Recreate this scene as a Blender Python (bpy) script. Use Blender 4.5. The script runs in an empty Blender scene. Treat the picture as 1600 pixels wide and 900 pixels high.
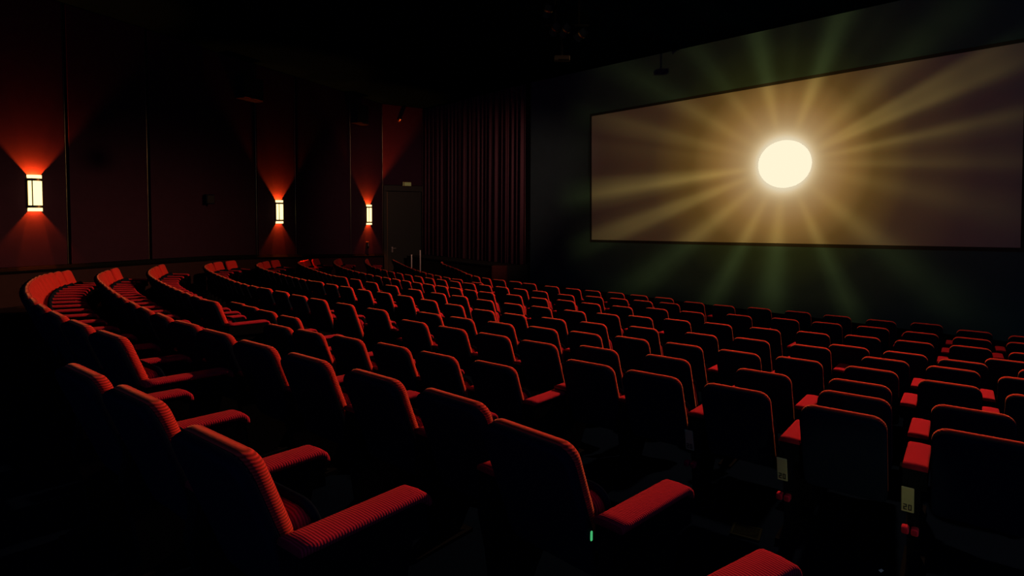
import bpy, bmesh, math, random
from mathutils import Vector, Matrix
random.seed(7)
sc = bpy.context.scene
COL = sc.collection
EYE = 1.75                       # eye height above the floor of the back rows
R = math.radians

# ------------------------------------------------------------------ camera
F, CX, CY = 920.0, 800.0, 370.0  # 1600x900 photograph, cropped off-centre
PIT, ROL = 0.04, 0.003
_r = Vector((math.cos(ROL), 0, math.sin(ROL)))
FWD = Vector((0, math.cos(PIT), -math.sin(PIT)))
UP = _r.cross(FWD).normalized()
RIGHT = FWD.cross(UP)
cam = bpy.data.objects.new('camera', bpy.data.cameras.new('camera'))
COL.objects.link(cam)
cam.matrix_world = Matrix(((RIGHT.x, UP.x, -FWD.x, 0), (RIGHT.y, UP.y, -FWD.y, 0), (RIGHT.z, UP.z, -FWD.z, EYE), (0, 0, 0, 1)))
cam.data.sensor_width = 36; cam.data.lens = F / 1600 * 36
cam.data.shift_y = -(450 - CY) / 1600
cam.data.clip_end = 200; cam.data.clip_start = .05
sc.camera = cam

def ray(px, py): return FWD + RIGHT * ((px - CX) / F) - UP * ((py - CY) / F)
def at(px, py, y):
    """point at plan depth y seen along a sight line"""
    d = ray(px, py); t = y / d.y
    return Vector((d.x * t, y, d.z * t + EYE))

# ------------------------------------------------------------------ helpers
def mesh_obj(name, bm, mat, parent=None, smooth=False, loc=None, rotz=None):
    me = bpy.data.meshes.new(name); bm.to_mesh(me); bm.free()
    if mat:
        for m in (mat if isinstance(mat, (list, tuple)) else [mat]): me.materials.append(m)
    if smooth:
        for p in me.polygons: p.use_smooth = True
    return link(name, me, parent, loc, rotz)
def link(name, me, parent=None, loc=None, rotz=None):
    o = bpy.data.objects.new(name, me); COL.objects.link(o)
    if parent is not None: o.parent = parent
    if loc is not None: o.location = loc
    if rotz is not None: o.rotation_euler = (0, 0, rotz)
    return o
def empty(name, loc, rotz=0):
    o = bpy.data.objects.new(name, None); COL.objects.link(o)
    o.location = loc; o.rotation_euler = (0, 0, rotz); o.empty_display_size = .1
    return o
def tag(o, label=None, cat=None, group=None, kind=None):
    if label: o['label'] = label
    if cat: o['category'] = cat
    if group: o['group'] = group
    if kind: o['kind'] = kind
    return o
def add_box(bm, lo, hi, mtx=None, bev=0, seg=2):
    vs = [bm.verts.new((x, y, z)) for z in (lo[2], hi[2]) for y in (lo[1], hi[1]) for x in (lo[0], hi[0])]
    fs = [bm.faces.new([vs[i] for i in q]) for q in ((0, 2, 3, 1), (4, 5, 7, 6), (0, 1, 5, 4), (2, 6, 7, 3), (0, 4, 6, 2), (1, 3, 7, 5))]
    geo = vs
    if bev:
        es = list({e for f in fs for e in f.edges})
        r = bmesh.ops.bevel(bm, geom=es, offset=bev, segments=seg, affect='EDGES', profile=.5)
        geo = list({v for v in r['verts']} | {v for v in vs if v.is_valid})
    if mtx is not None: bmesh.ops.transform(bm, matrix=mtx, verts=[v for v in geo if v.is_valid])
    return bm
def box(lo, hi, mtx=None, bev=0, seg=2): return add_box(bmesh.new(), lo, hi, mtx, bev, seg)
def add_lathe(bm, prof, n=16, ctr=(0, 0, 0), a0=0, a1=2 * math.pi, mtx=None):
    """revolve (radius, z) pairs about z"""
    full = abs(a1 - a0 - 2 * math.pi) < 1e-6
    cols = []
    for i in range(n if full else n + 1):
        a = a0 + (a1 - a0) * i / n
        cols.append([bm.verts.new((ctr[0] + r * math.cos(a), ctr[1] + r * math.sin(a), ctr[2] + z)) for r, z in prof])
    m = len(cols)
    for i in range(m if full else m - 1):
        A, B = cols[i], cols[(i + 1) % m]
        for k in range(len(prof) - 1): bm.faces.new((A[k], B[k], B[k + 1], A[k + 1]))
    if mtx is not None: bmesh.ops.transform(bm, matrix=mtx, verts=[v for c in cols for v in c])
    return bm
def rrect(w, zb, zt, rt, rb, n=5):
    """rounded rectangle outline in x,z"""
    p = []
    for (cx, cz, r, a0) in ((w / 2 - rt, zt - rt, rt, 0), (-w / 2 + rt, zt - rt, rt, 90), (-w / 2 + rb, zb + rb, rb, 180), (w / 2 - rb, zb + rb, rb, 270)):
        for i in range(n + 1):
            a = R(a0 + 90 * i / n); p.append((cx + r * math.cos(a), cz + r * math.sin(a)))
    return p
def slab(w, zb, zt, t, rt, rb, e, crown=0.0, n=5, m=4, mtx=None):
    """upholstered slab: rounded outline in x,z, thickness t along y (front is +y), edges rounded by e"""
    bm = bmesh.new()
    rings = []
    steps = [(e * (1 - math.sin(R(90) * k / m)), -t / 2 + e * (1 - math.cos(R(90) * k / m))) for k in range(m + 1)]
    prof = [(steps[0][0] + .03, steps[0][1])] + steps + [(i, -y) for i, y in reversed(steps)] + [(steps[0][0] + .03, -steps[0][1])]
    for j, (ins, y) in enumerate(prof):
        o = rrect(w - 2 * ins, zb + ins, zt - ins, max(rt - ins, .004), max(rb - ins, .004), n)
        rings.append([bm.verts.new((x, y + (crown * .5 if j == len(prof) - 1 else 0), z)) for x, z in o])
    N = len(rings[0])
    for A, B in zip(rings[:-1], rings[1:]):
        for i in range(N): bm.faces.new((A[i], A[(i + 1) % N], B[(i + 1) % N], B[i]))
    bm.faces.new(rings[0][::-1])
    last = rings[-1]
    if crown:
        o = rrect(w * .5, zb + (zt - zb) * .25, zt - (zt - zb) * .25, rt * .5, max(rb * .5, .004), n)
        inner = [bm.verts.new((x, prof[-1][1] + crown, z)) for x, z in o]
        for i in range(N): bm.faces.new((last[i], last[(i + 1) % N], inner[(i + 1) % N], inner[i]))
        last = inner
    bm.faces.new(last)
    bmesh.ops.recalc_face_normals(bm, faces=bm.faces)
    if mtx is not None: bmesh.ops.transform(bm, matrix=mtx, verts=bm.verts)
    return bm
def extrude_yz(bm, poly, x0, x1):
    a = [bm.verts.new((x0, y, z)) for y, z in poly]; b = [bm.verts.new((x1, y, z)) for y, z in poly]
    n = len(poly)
    for i in range(n): bm.faces.new((a[i], a[(i + 1) % n], b[(i + 1) % n], b[i]))
    bm.faces.new(a[::-1]); bm.faces.new(b)
    bmesh.ops.recalc_face_normals(bm, faces=bm.faces)
    return bm

# ------------------------------------------------------------------ materials
def mat(name, col, rough=.6, metal=0., spec=.5, sheen=0., sheen_col=(1, 1, 1), noise=0.0, nscale=30, bump=0.0, coat=0):
    m = bpy.data.materials.new(name); m.use_nodes = True
    nt = m.node_tree; b = nt.nodes['Principled BSDF']
    b.inputs['Base Color'].default_value = (*col, 1); b.inputs['Roughness'].default_value = rough
    b.inputs['Metallic'].default_value = metal; b.inputs['Specular IOR Level'].default_value = spec
    b.inputs['Sheen Weight'].default_value = sheen; b.inputs['Sheen Tint'].default_value = (*sheen_col, 1); b.inputs['Sheen Roughness'].default_value = .45
    tc = nt.nodes.new('ShaderNodeTexCoord')
    nz = nt.nodes.new('ShaderNodeTexNoise'); nz.inputs['Scale'].default_value = nscale; nz.inputs['Detail'].default_value = 3
    nt.links.new(tc.outputs['Object'], nz.inputs['Vector'])
    if noise:
        mx = nt.nodes.new('ShaderNodeMix'); mx.data_type = 'RGBA'
        mx.inputs['A'].default_value = (*[c * (1 - noise) for c in col], 1); mx.inputs['B'].default_value = (*[min(1, c * (1 + noise)) for c in col], 1)
        nt.links.new(nz.outputs['Fac'], mx.inputs['Factor']); nt.links.new(mx.outputs['Result'], b.inputs['Base Color'])
    if bump:
        bp = nt.nodes.new('ShaderNodeBump'); bp.inputs['Strength'].default_value = bump; bp.inputs['Distance'].default_value = .004
        nt.links.new(nz.outputs['Fac'], bp.inputs['Height']); nt.links.new(bp.outputs['Normal'], b.inputs['Normal'])
    return m
def corduroy(name, col, axis, pitch, sheen=.4):
    """ribbed red velvet: the ribs are rows across the given object axis"""
    m = mat(name, col, .85, 0, 0.0, sheen, (1, .42, .22))
    nt = m.node_tree; b = nt.nodes['Principled BSDF']
    tc = nt.nodes.new('ShaderNodeTexCoord'); wv = nt.nodes.new('ShaderNodeTexWave')
    wv.wave_type = 'BANDS'; wv.bands_direction = axis; wv.inputs['Scale'].default_value = 1 / pitch / 3.1831 * 1.0
    wv.inputs['Distortion'].default_value = .6; wv.inputs['Detail'].default_value = 1; wv.inputs['Detail Scale'].default_value = 2
    nt.links.new(tc.outputs['Object'], wv.inputs['Vector'])
    mx = nt.nodes.new('ShaderNodeMix'); mx.data_type = 'RGBA'
    mx.inputs['A'].default_value = (*[c * .42 for c in col], 1); mx.inputs['B'].default_value = (*[min(1, c * 1.12) for c in col], 1)
    nt.links.new(wv.outputs['Fac'], mx.inputs['Factor']); nt.links.new(mx.outputs['Result'], b.inputs['Base Color'])
    bp = nt.nodes.new('ShaderNodeBump'); bp.inputs['Strength'].default_value = .35; bp.inputs['Distance'].default_value = .003
    nt.links.new(wv.outputs['Fac'], bp.inputs['Height']); nt.links.new(bp.outputs['Normal'], b.inputs['Normal'])
    return m
def glow(name, col, strength):
    m = bpy.data.materials.new(name); m.use_nodes = True
    nt = m.node_tree; nt.nodes.remove(nt.nodes['Principled BSDF'])
    e = nt.nodes.new('ShaderNodeEmission'); e.inputs['Color'].default_value = (*col, 1); e.inputs['Strength'].default_value = strength
    nt.links.new(e.outputs[0], nt.nodes['Material Output'].inputs[0])
    return m
RED = (.60, .028, .028)
M_back = corduroy('ribbed_velvet_back', RED, 'Z', .011)
M_arm = corduroy('ribbed_velvet_arm', (.42, .018, .045), 'Y', .012, .06)
M_seat = corduroy('ribbed_velvet_seat', (.50, .018, .05), 'Y', .012, .06)
M_shell = mat('black_plastic_shell', (.005, .008, .017), .8, 0, .0, noise=.2, nscale=60)
M_black = mat('black_metal', (.004, .0045, .006), .8, .0, .0, noise=.2)
M_plate = mat('pale_standard_plate', (.28, .27, .13), .6, 0, .3, noise=.12, nscale=25)
M_mark = mat('dark_mark', (.02, .02, .015), .7, noise=.1)
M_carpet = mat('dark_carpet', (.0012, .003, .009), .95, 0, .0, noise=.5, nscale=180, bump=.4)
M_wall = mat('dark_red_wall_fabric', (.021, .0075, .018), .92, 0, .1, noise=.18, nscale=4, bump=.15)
M_wall2 = mat('dark_red_wall_fabric_shade', (.027, .0045, .005), .92, 0, .1, noise=.18, nscale=4, bump=.15)
M_dado = mat('dado_board', (.018, .006, .008), .8, 0, .15, noise=.3, nscale=6)
M_joint = mat('black_joint', (.003, .004, .004), .8, 0, .02, noise=.2)
M_trim = mat('bronze_strip', (.13, .115, .08), .3, 1., .5, noise=.15)
M_front = mat('green_black_wall', (.030, .066, .075), .9, 0, .1, noise=.12, nscale=2, bump=.1)
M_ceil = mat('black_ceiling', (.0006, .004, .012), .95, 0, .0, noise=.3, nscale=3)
M_curt = mat('dark_maroon_curtain', (.055, .028, .040), .9, 0, .1, .2, (1, .4, .4), noise=.2, nscale=15)
M_stage = mat('black_stage', (.008, .009, .009), .7, 0, .2, noise=.3, nscale=8)
M_screen = mat('screen_cloth', (.22, .22, .22), .9, 0, .1, noise=.02, nscale=300)
M_door = mat('black_green_door', (.004, .009, .008), .55, 0, .25, noise=.15)
M_steel = mat('steel', (.55, .55, .52), .3, 1., .5, noise=.1)
M_post = mat('pale_painted_post', (.72, .72, .66), .5, 0, .3, noise=.1)
M_vent = mat('dark_vent_metal', (.005, .0075, .006), .8, 0, 0, noise=.2)
M_paper = mat('pale_paper', (.6, .6, .5), .8, noise=.1)
M_brass = mat('dark_brass', (.16, .11, .05), .4, 1., .5, noise=.25)
M_sign = glow('unlit_sign_glow', (.8, .62, .2), .10)  # the sign is unlit; faint glow added so its face shows
M_box = mat('brown_box', (.07, .018, .014), .8, 0, .2, noise=.2)
M_glass = glow('lamp_glass', (1.0, .74, .30), 2.3)
M_rim = glow('lamp_glass_rim', (1.0, .62, .2), 2.3 * .8)
M_disc = glow('bright_projection', (1.0, .87, .63), 1.05)
M_green = glow('green_glint', (.10, .80, .28), .55)

# ------------------------------------------------------------------ seats
RECL = R(21)
back_m = Matrix.Translation((0, 0, 1.0)) @ Matrix.Rotation(RECL, 4, 'X')
def shared(bm, name, m, smooth=True):
    o = mesh_obj(name, bm, m, None, smooth); me = o.data; bpy.data.objects.remove(o); return me
BACK = shared(slab(.505, -.62, 0, .096, .085, .05, .047, crown=.014, m=7, n=7, mtx=back_m @ Matrix.Translation((0, .005, 0))), 'backrest', M_back)
SHELL = shared(slab(.507, -.64, .001, .054, .086, .05, .016, mtx=back_m @ Matrix.Translation((0, -.029, 0))), 'back_shell', M_shell)
cush_m = Matrix.Translation((0, .318, .385)) @ Matrix.Rotation(RECL, 4, 'X')          # tipped up against the back
CUSH = shared(slab(.48, 0, .37, .09, .07, .04, .036, crown=0, mtx=cush_m), 'seat_cushion', M_seat)
PAN = shared(slab(.490, -.012, .382, .030, .07, .04, .012, mtx=cush_m @ Matrix.Translation((0, .052, 0))), 'seat_pan', M_shell)
def arm_bm():
    bm = bmesh.new()
    # padded top, side profile in y,z with a soft drop at the front; lofted across with rounded edges
    prof = []
    for i in range(9): prof.append((.085 + .53 * i / 8, .712 - .022 * i / 8))
    for i in range(1, 8):
        a = R(90 - 90 * i / 7); prof.append((.615 + .06 * math.cos(a), .630 + .06 * math.sin(a)))
    w = .068; e = .02
    rows = []
    for (y, z), k in zip(prof, range(len(prof))):
        if k < 9: ny, nz = .1, .995
        else:
            a = R(90 - 90 * (k - 8) / 7); ny, nz = math.cos(a), math.sin(a)
        row = []
        for x, d in ((-w, -.026), (-w, -e * .6), (-w + e * .2, -e * .2), (-w + e * .6, 0), (0, .003), (w - e * .6, 0), (w - e * .2, -e * .2), (w, -e * .6), (w, -.026)):
            row.append(bm.verts.new((x, y + ny * d, z + nz * d)))
        rows.append(row)
    for A, B in zip(rows[:-1], rows[1:]):
        for i in range(len(A) - 1): bm.faces.new((A[i], A[i + 1], B[i + 1], B[i]))
    bm.faces.new(rows[0]); bm.faces.new(rows[-1][::-1])
    bot = [r[0] for r in rows] + [r[-1] for r in rows][::-1]
    bm.faces.new(bot)
    bmesh.ops.recalc_face_normals(bm, faces=bm.faces)
    return bm
ARM = shared(arm_bm(), 'armrest', M_arm)
def std_bm():
    bm = bmesh.new()
    extrude_yz(bm, [(.092, .69), (.60, .668), (.64, .63), (.645, .52), (.09, .56)], -.064, .064)
    extrude_yz(bm, [(.09, .655), (.60, .640), (.62, .60), (.55, .30), (.36, .03), (.40, 0.02), (.40, -.02), (.02, -.02), (.02, .03), (.13, .08), (.10, .30), (.055, .50)], -.032, .032)
    extrude_yz(bm, [(.0, .018), (.44, .018), (.44, -.03), (.0, -.03)], -.06, .06)
    return bm
STD = shared(std_bm(), 'standard', M_black, False)
def plate_bm():
    bm = bmesh.new()
    mtx = Matrix.Translation((-.03, .040, .50)) @ Matrix.Rotation(R(14), 4, 'X')
    add_box(bm, (-.034, -.006, -.085), (.034, .004, .095), mtx, .004, 1)
    return bm
PLATE = shared(plate_bm(), 'number_plate', M_plate, False)
def mark_bm():
    bm = bmesh.new()
    mtx = Matrix.Translation((-.03, .040, .50)) @ Matrix.Rotation(R(14), 4, 'X')
    for (x0, z0, x1, z1) in ((-.022, -.032, -.003, -.025), (-.009, -.045, -.003, -.026), (-.022, -.049, -.003, -.042), (-.022, -.062, -.015, -.043), (-.022, -.067, -.003, -.060),
                             (.004, -.032, .023, -.025), (.004, -.067, .010, -.026), (.017, -.067, .023, -.026), (.004, -.067, .023, -.060)):
        add_box(bm, (x0, -.0085, z0), (x1, -.0058, z1), mtx)
    return bm
MARK = shared(mark_bm(), 'plate_number', M_mark, False)
def knuckle_bm():
    bm = bmesh.new()
    for x in (-.038, .012):
        add_box(bm, (x - .02, -.012, .30), (x + .022, .05, .345), None, .012, 2)
    return bm
KNUC = shared(knuckle_bm(), 'cushion_tip', M_seat)

ROWS = {
 'R1': [(-2.165, 2.914, -0.792, 37.5), (-1.660, 2.540, -0.794, 37.5), (-1.039, 2.008, -0.786, 37.5)],
 'R2': [(-9.326, 12.223, -1.232, 68.0), (-9.053, 11.628, -1.197, 63.1), (-8.733, 11.045, -1.162, 59.7), (-8.385, 10.478, -1.127, 57.4), (-8.019, 9.925, -1.093, 55.7), (-7.639, 9.380, -1.060, 54.6), (-7.249, 8.840, -1.027, 53.7), (-6.851, 8.306, -0.995, 52.9), (-6.447, 7.781, -0.965, 52.0), (-6.032, 7.258, -0.937, 51.1), (-5.610, 6.746, -0.911, 49.8), (-5.174, 6.242, -0.888, 48.3), (-4.724, 5.752, -0.869, 46.5), (-4.259, 5.279, -0.853, 44.4), (-3.774, 4.822, -0.841, 42.2), (-3.273, 4.387, -0.834, 39.7), (-2.751, 3.971, -0.831, 37.5)],
 'R3': [(-9.646, 14.191, -1.365, 71.8), (-9.400, 13.572, -1.360, 65.2), (-9.096, 12.982, -1.345, 60.7), (-8.754, 12.410, -1.323, 57.6), (-8.389, 11.857, -1.297, 55.6), (-8.006, 11.314, -1.269, 54.2), (-7.613, 10.777, -1.239, 53.3), (-7.213, 10.246, -1.209, 52.8), (-6.809, 9.718, -1.179, 52.4), (-6.400, 9.191, -1.150, 52.1), (-5.991, 8.669, -1.123, 51.7), (-5.577, 8.148, -1.098, 51.3), (-5.157, 7.630, -1.074, 50.7), (-4.734, 7.121, -1.053, 49.8), (-4.297, 6.615, -1.033, 48.5), (-3.850, 6.122, -1.015, 47.0), (-3.390, 5.645, -0.998, 45.2), (-2.911, 5.180, -0.982, 37.5), (-2.430, 4.761, -0.975, 37.5), (-1.903, 4.298, -0.967, 37.5), (-1.387, 3.898, -0.967, 38.5), (-0.834, 3.464, -0.965, 39.5), (-0.325, 3.059, -0.963, 41.0), (0.063, 2.456, -0.922, 44.5)],
 'R4': [(-10.172, 16.972, -1.520, 74.5), (-9.978, 16.395, -1.528, 68.7), (-9.735, 15.837, -1.526, 64.4), (-9.456, 15.294, -1.517, 61.3), (-9.151, 14.763, -1.503, 59.1), (-8.830, 14.245, -1.485, 57.4), (-8.497, 13.736, -1.464, 56.3), (-8.154, 13.230, -1.441, 55.5), (-7.806, 12.730, -1.417, 54.9), (-7.454, 12.233, -1.393, 54.5), (-7.097, 11.737, -1.368, 54.1), (-6.738, 11.243, -1.343, 53.9), (-6.378, 10.752, -1.318, 53.5), (-6.012, 10.262, -1.295, 53.1), (-5.645, 9.777, -1.272, 52.6), (-5.270, 9.293, -1.250, 51.8), (-4.890, 8.818, -1.229, 50.9), (-4.501, 8.349, -1.209, 49.7), (-4.099, 7.886, -1.190, 37.5)],
 'P': [(-4.657, 9.884, -1.528, 37.5), (-4.223, 9.396, -1.512, 37.5), (-3.752, 8.898, -1.497, 37.5), (-3.186, 8.320, -1.481, 37.5)],
 'Q': [(-2.644, 6.589, -1.279, 37.5), (-2.211, 6.319, -1.286, 37.5), (-1.729, 6.082, -1.302, 37.5), (-1.206, 5.791, -1.315, 37.5), (-0.713, 5.440, -1.318, 37.5), (-0.175, 5.156, -1.334, 37.5)],
 'R5': [(-9.818, 20.433, -1.687, 104.0), (-9.975, 19.847, -1.682, 95.0), (-9.935, 19.241, -1.682, 78.3), (-9.751, 18.660, -1.684, 67.6), (-9.484, 18.110, -1.687, 61.2), (-9.172, 17.586, -1.689, 57.6), (-8.835, 17.077, -1.690, 55.6), (-8.486, 16.579, -1.689, 54.6), (-8.131, 16.083, -1.685, 54.3), (-7.775, 15.588, -1.680, 54.4), (-7.421, 15.092, -1.671, 54.5), (-7.066, 14.594, -1.660, 54.5), (-6.711, 14.099, -1.646, 54.1), (-6.350, 13.609, -1.630, 53.0), (-5.975, 13.127, -1.613, 51.1), (-5.581, 12.659, -1.594, 48.5), (-5.163, 12.213, -1.575, 37.5), (-4.605, 11.643, -1.568, 37.5), (-3.992, 10.918, -1.544, 37.5), (-3.457, 10.369, -1.531, 37.5), (-2.822, 9.792, -1.522, 37.5), (-2.150, 9.203, -1.515, 37.5)],
 'G': [(-1.317, 7.714, -1.430, 37.5), (-0.771, 7.259, -1.426, 37.5), (-0.237, 6.857, -1.427, 37.5), (0.275, 6.444, -1.425, 37.5), (0.922, 6.370, -1.468, 37.5), (1.593, 6.039, -1.487, 37.5), (2.363, 5.502, -1.492, 37.5)],
 'X': [(0.664, 5.121, -1.314, 37.5), (1.141, 4.776, -1.316, 37.5), (1.693, 4.418, -1.323, 37.5), (2.171, 3.820, -1.297, 37.5), (2.764, 3.389, -1.300, 37.5)],
 'T': [(-1.314, 9.199, -1.575, 37.5), (-0.779, 8.779, -1.574, 37.5), (-0.188, 8.449, -1.586, 37.5), (0.411, 8.176, -1.602, 37.5), (0.975, 7.919, -1.618, 37.5), (1.558, 7.688, -1.637, 37.5), (2.148, 7.354, -1.647, 37.5), (2.710, 6.993, -1.653, 37.5), (3.282, 6.689, -1.664, 37.5), (3.867, 6.278, -1.667, 37.5), (4.237, 5.636, -1.637, 37.5), (4.701, 5.148, -1.626, 37.5)],
 'R6': [(-9.329, 23.043, -1.872, 104.0), (-9.448, 22.449, -1.875, 93.4), (-9.408, 21.842, -1.874, 79.6), (-9.242, 21.253, -1.872, 69.6), (-8.995, 20.696, -1.870, 63.0), (-8.696, 20.165, -1.870, 58.6), (-8.364, 19.653, -1.870, 55.7), (-8.013, 19.157, -1.872, 53.9), (-7.648, 18.669, -1.874, 52.8), (-7.275, 18.183, -1.875, 52.2), (-6.902, 17.702, -1.875, 52.1), (-6.527, 17.219, -1.872, 52.4), (-6.157, 16.736, -1.864, 52.8), (-5.791, 16.248, -1.850, 53.4), (-5.429, 15.754, -1.827, 54.1), (-5.075, 15.258, -1.792, 37.5), (-4.540, 14.685, -1.792, 37.5), (-4.046, 14.215, -1.792, 37.5), (-3.467, 13.632, -1.792, 37.5), (-2.915, 13.201, -1.792, 37.5), (-2.341, 12.668, -1.791, 37.5), (-1.731, 11.942, -1.773, 37.5), (-1.137, 11.226, -1.754, 37.5), (-0.528, 10.473, -1.733, 37.5), (0.020, 10.045, -1.732, 37.5), (0.662, 9.700, -1.743, 37.5), (1.281, 9.373, -1.754, 37.5), (2.037, 9.125, -1.779, 37.5), (2.803, 8.707, -1.791, 37.5), (3.441, 8.410, -1.804, 37.5), (4.082, 7.992, -1.809, 37.5)],
 'W': [(4.728, 8.201, -1.854, 37.5), (5.258, 7.804, -1.855, 37.5), (5.667, 7.327, -1.845, 37.5), (6.269, 6.826, -1.842, 37.5)],
 'W2': [(4.577, 7.157, -1.777, 37.5), (5.071, 6.702, -1.772, 37.5), (5.510, 6.207, -1.760, 37.5)],
 'V': [(2.685, 4.570, -1.422, 37.5), (3.161, 5.302, -1.532, 37.5), (3.430, 4.323, -1.456, 37.5)],
 'R7': [(-8.484, 25.255, -1.990, 104.0), (-8.674, 24.677, -1.993, 99.1), (-8.681, 24.069, -1.993, 83.0), (-8.545, 23.477, -1.990, 72.0), (-8.320, 22.910, -1.989, 65.3), (-8.044, 22.365, -1.988, 61.3), (-7.741, 21.836, -1.989, 59.2), (-7.425, 21.317, -1.990, 58.2), (-7.101, 20.798, -1.992, 58.0), (-6.779, 20.282, -1.994, 58.2), (-6.459, 19.763, -1.994, 58.5), (-6.141, 19.242, -1.989, 58.7), (-5.822, 18.720, -1.979, 58.3), (-5.498, 18.204, -1.961, 57.3), (-5.160, 17.695, -1.931, 37.5), (-4.585, 17.064, -1.931, 37.5), (-3.938, 16.325, -1.931, 37.5), (-3.227, 15.581, -1.927, 37.5), (-2.454, 14.621, -1.907, 37.5), (-1.776, 13.872, -1.895, 37.5), (-1.222, 13.366, -1.890, 37.5), (-0.611, 12.662, -1.876, 37.5), (-0.002, 12.103, -1.871, 37.5), (0.563, 11.748, -1.876, 37.5), (1.182, 11.276, -1.876, 37.5), (1.775, 10.980, -1.885, 37.5), (2.349, 10.799, -1.900, 37.5), (2.958, 10.525, -1.910, 37.5), (3.581, 10.214, -1.919, 37.5), (4.243, 9.829, -1.926, 37.5), (4.916, 9.554, -1.938, 37.5), (5.596, 9.333, -1.952, 37.5), (6.178, 8.973, -1.957, 37.5), (6.803, 8.657, -1.964, 37.5), (7.310, 8.195, -1.961, 37.5)],
 'R8': [(-7.643, 25.853, -2.027, 86.6), (-7.579, 25.249, -2.025, 81.4), (-7.462, 24.648, -2.025, 76.7), (-7.301, 24.059, -2.025, 72.7), (-7.102, 23.486, -2.026, 69.2), (-6.870, 22.920, -2.027, 66.2), (-6.612, 22.369, -2.028, 63.6), (-6.329, 21.825, -2.029, 61.4), (-6.028, 21.297, -2.030, 59.4), (-5.710, 20.777, -2.029, 57.7), (-5.376, 20.264, -2.028, 56.2), (-5.031, 19.762, -2.027, 54.8), (-4.674, 19.268, -2.024, 53.6), (-4.308, 18.782, -2.021, 52.4), (-3.930, 18.299, -2.018, 51.4), (-3.547, 17.828, -2.013, 50.4), (-3.155, 17.361, -2.009, 49.5), (-2.753, 16.897, -2.004, 48.7), (-2.350, 16.445, -1.998, 47.9), (-1.935, 15.993, -1.993, 47.1), (-1.519, 15.552, -1.987, 46.3), (-1.092, 15.111, -1.982, 45.5), (-0.661, 14.678, -1.977, 37.5), (0.020, 14.221, -1.980, 37.5), (0.609, 13.663, -1.975, 37.5), (1.202, 13.333, -1.981, 37.5), (1.713, 12.898, -1.979, 37.5), (2.331, 12.485, -1.981, 37.5), (3.029, 12.309, -1.996, 37.5), (3.662, 11.927, -2.000, 37.5), (4.505, 11.640, -2.013, 37.5), (5.251, 11.265, -2.020, 37.5), (5.852, 10.874, -2.022, 37.5), (6.470, 10.482, -2.025, 37.5), (6.980, 9.978, -2.021, 37.5), (7.496, 9.512, -2.019, 37.5), (8.076, 9.144, -2.021, 37.5)],
 'R9': [(-6.500, 26.188, -2.068, 81.1), (-6.379, 25.533, -2.067, 78.0), (-6.222, 24.885, -2.067, 74.9), (-6.032, 24.249, -2.067, 71.9), (-5.810, 23.624, -2.069, 69.0), (-5.556, 23.011, -2.070, 66.2), (-5.273, 22.408, -2.070, 63.5), (-4.963, 21.821, -2.070, 60.9), (-4.627, 21.244, -2.069, 58.5), (-4.268, 20.683, -2.068, 56.3), (-3.889, 20.137, -2.066, 54.2), (-3.492, 19.605, -2.063, 52.3), (-3.076, 19.085, -2.060, 50.4), (-2.646, 18.580, -2.056, 48.8), (-2.200, 18.086, -2.053, 47.2), (-1.741, 17.603, -2.049, 45.7), (-1.274, 17.135, -2.046, 44.4), (-0.793, 16.675, -2.043, 43.1), (-0.303, 16.226, -2.041, 41.9), (0.199, 15.785, -2.039, 40.8), (0.708, 15.354, -2.039, 37.5), (1.324, 14.652, -2.032, 37.5), (1.999, 14.377, -2.039, 37.5), (2.544, 14.049, -2.041, 37.5), (3.053, 13.744, -2.044, 37.5), (3.584, 13.396, -2.045, 37.5)],
 'F': [(-3.021, 25.084, -2.088, 85.3), (-2.904, 24.429, -2.088, 75.6), (-2.711, 23.794, -2.088, 71.1), (-2.487, 23.167, -2.088, 70.0), (-2.263, 22.541, -2.089, 70.8), (-2.052, 21.912, -2.089, 72.3), (-1.858, 21.275, -2.089, 73.5), (-1.669, 20.638, -2.088, 73.0), (-1.459, 20.006, -2.087, 69.7), (-1.198, 19.396, -2.085, 63.2), (-0.854, 18.826, -2.083, 54.5), (-0.426, 18.318, -2.080, 37.5), (0.082, 17.859, -2.080, 37.5), (0.492, 17.359, -2.077, 37.5), (1.104, 16.661, -2.074, 37.5), (1.659, 16.129, -2.072, 37.5), (2.142, 15.728, -2.072, 37.5), (2.701, 15.338, -2.072, 37.5), (3.201, 14.856, -2.071, 37.5), (3.727, 14.411, -2.070, 37.5), (4.224, 13.644, -2.063, 37.5), (4.751, 13.170, -2.061, 37.5), (5.406, 12.817, -2.064, 37.5), (6.038, 12.373, -2.065, 37.5), (6.593, 11.870, -2.064, 37.5), (7.165, 11.358, -2.062, 37.5), (7.832, 11.043, -2.066, 37.5), (8.154, 10.302, -2.056, 37.5), (8.649, 9.786, -2.052, 37.5)],
 'Z': [(6.466, 7.570, -1.896, 37.5)],
 'R10': [(-5.423, 26.821, -2.148, 70.3), (-5.198, 26.196, -2.148, 70.1), (-4.971, 25.571, -2.148, 70.0), (-4.742, 24.945, -2.148, 69.7), (-4.510, 24.323, -2.149, 69.3), (-4.272, 23.701, -2.149, 68.7), (-4.026, 23.084, -2.149, 67.8), (-3.769, 22.470, -2.149, 66.7), (-3.498, 21.864, -2.148, 65.1), (-3.209, 21.266, -2.147, 63.2), (-2.897, 20.677, -2.145, 61.0), (-2.563, 20.104, -2.142, 58.4), (-2.200, 19.545, -2.139, 55.6), (-1.810, 19.005, -2.136, 37.5), (-1.085, 17.990, -2.128, 37.5)],
}
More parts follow.
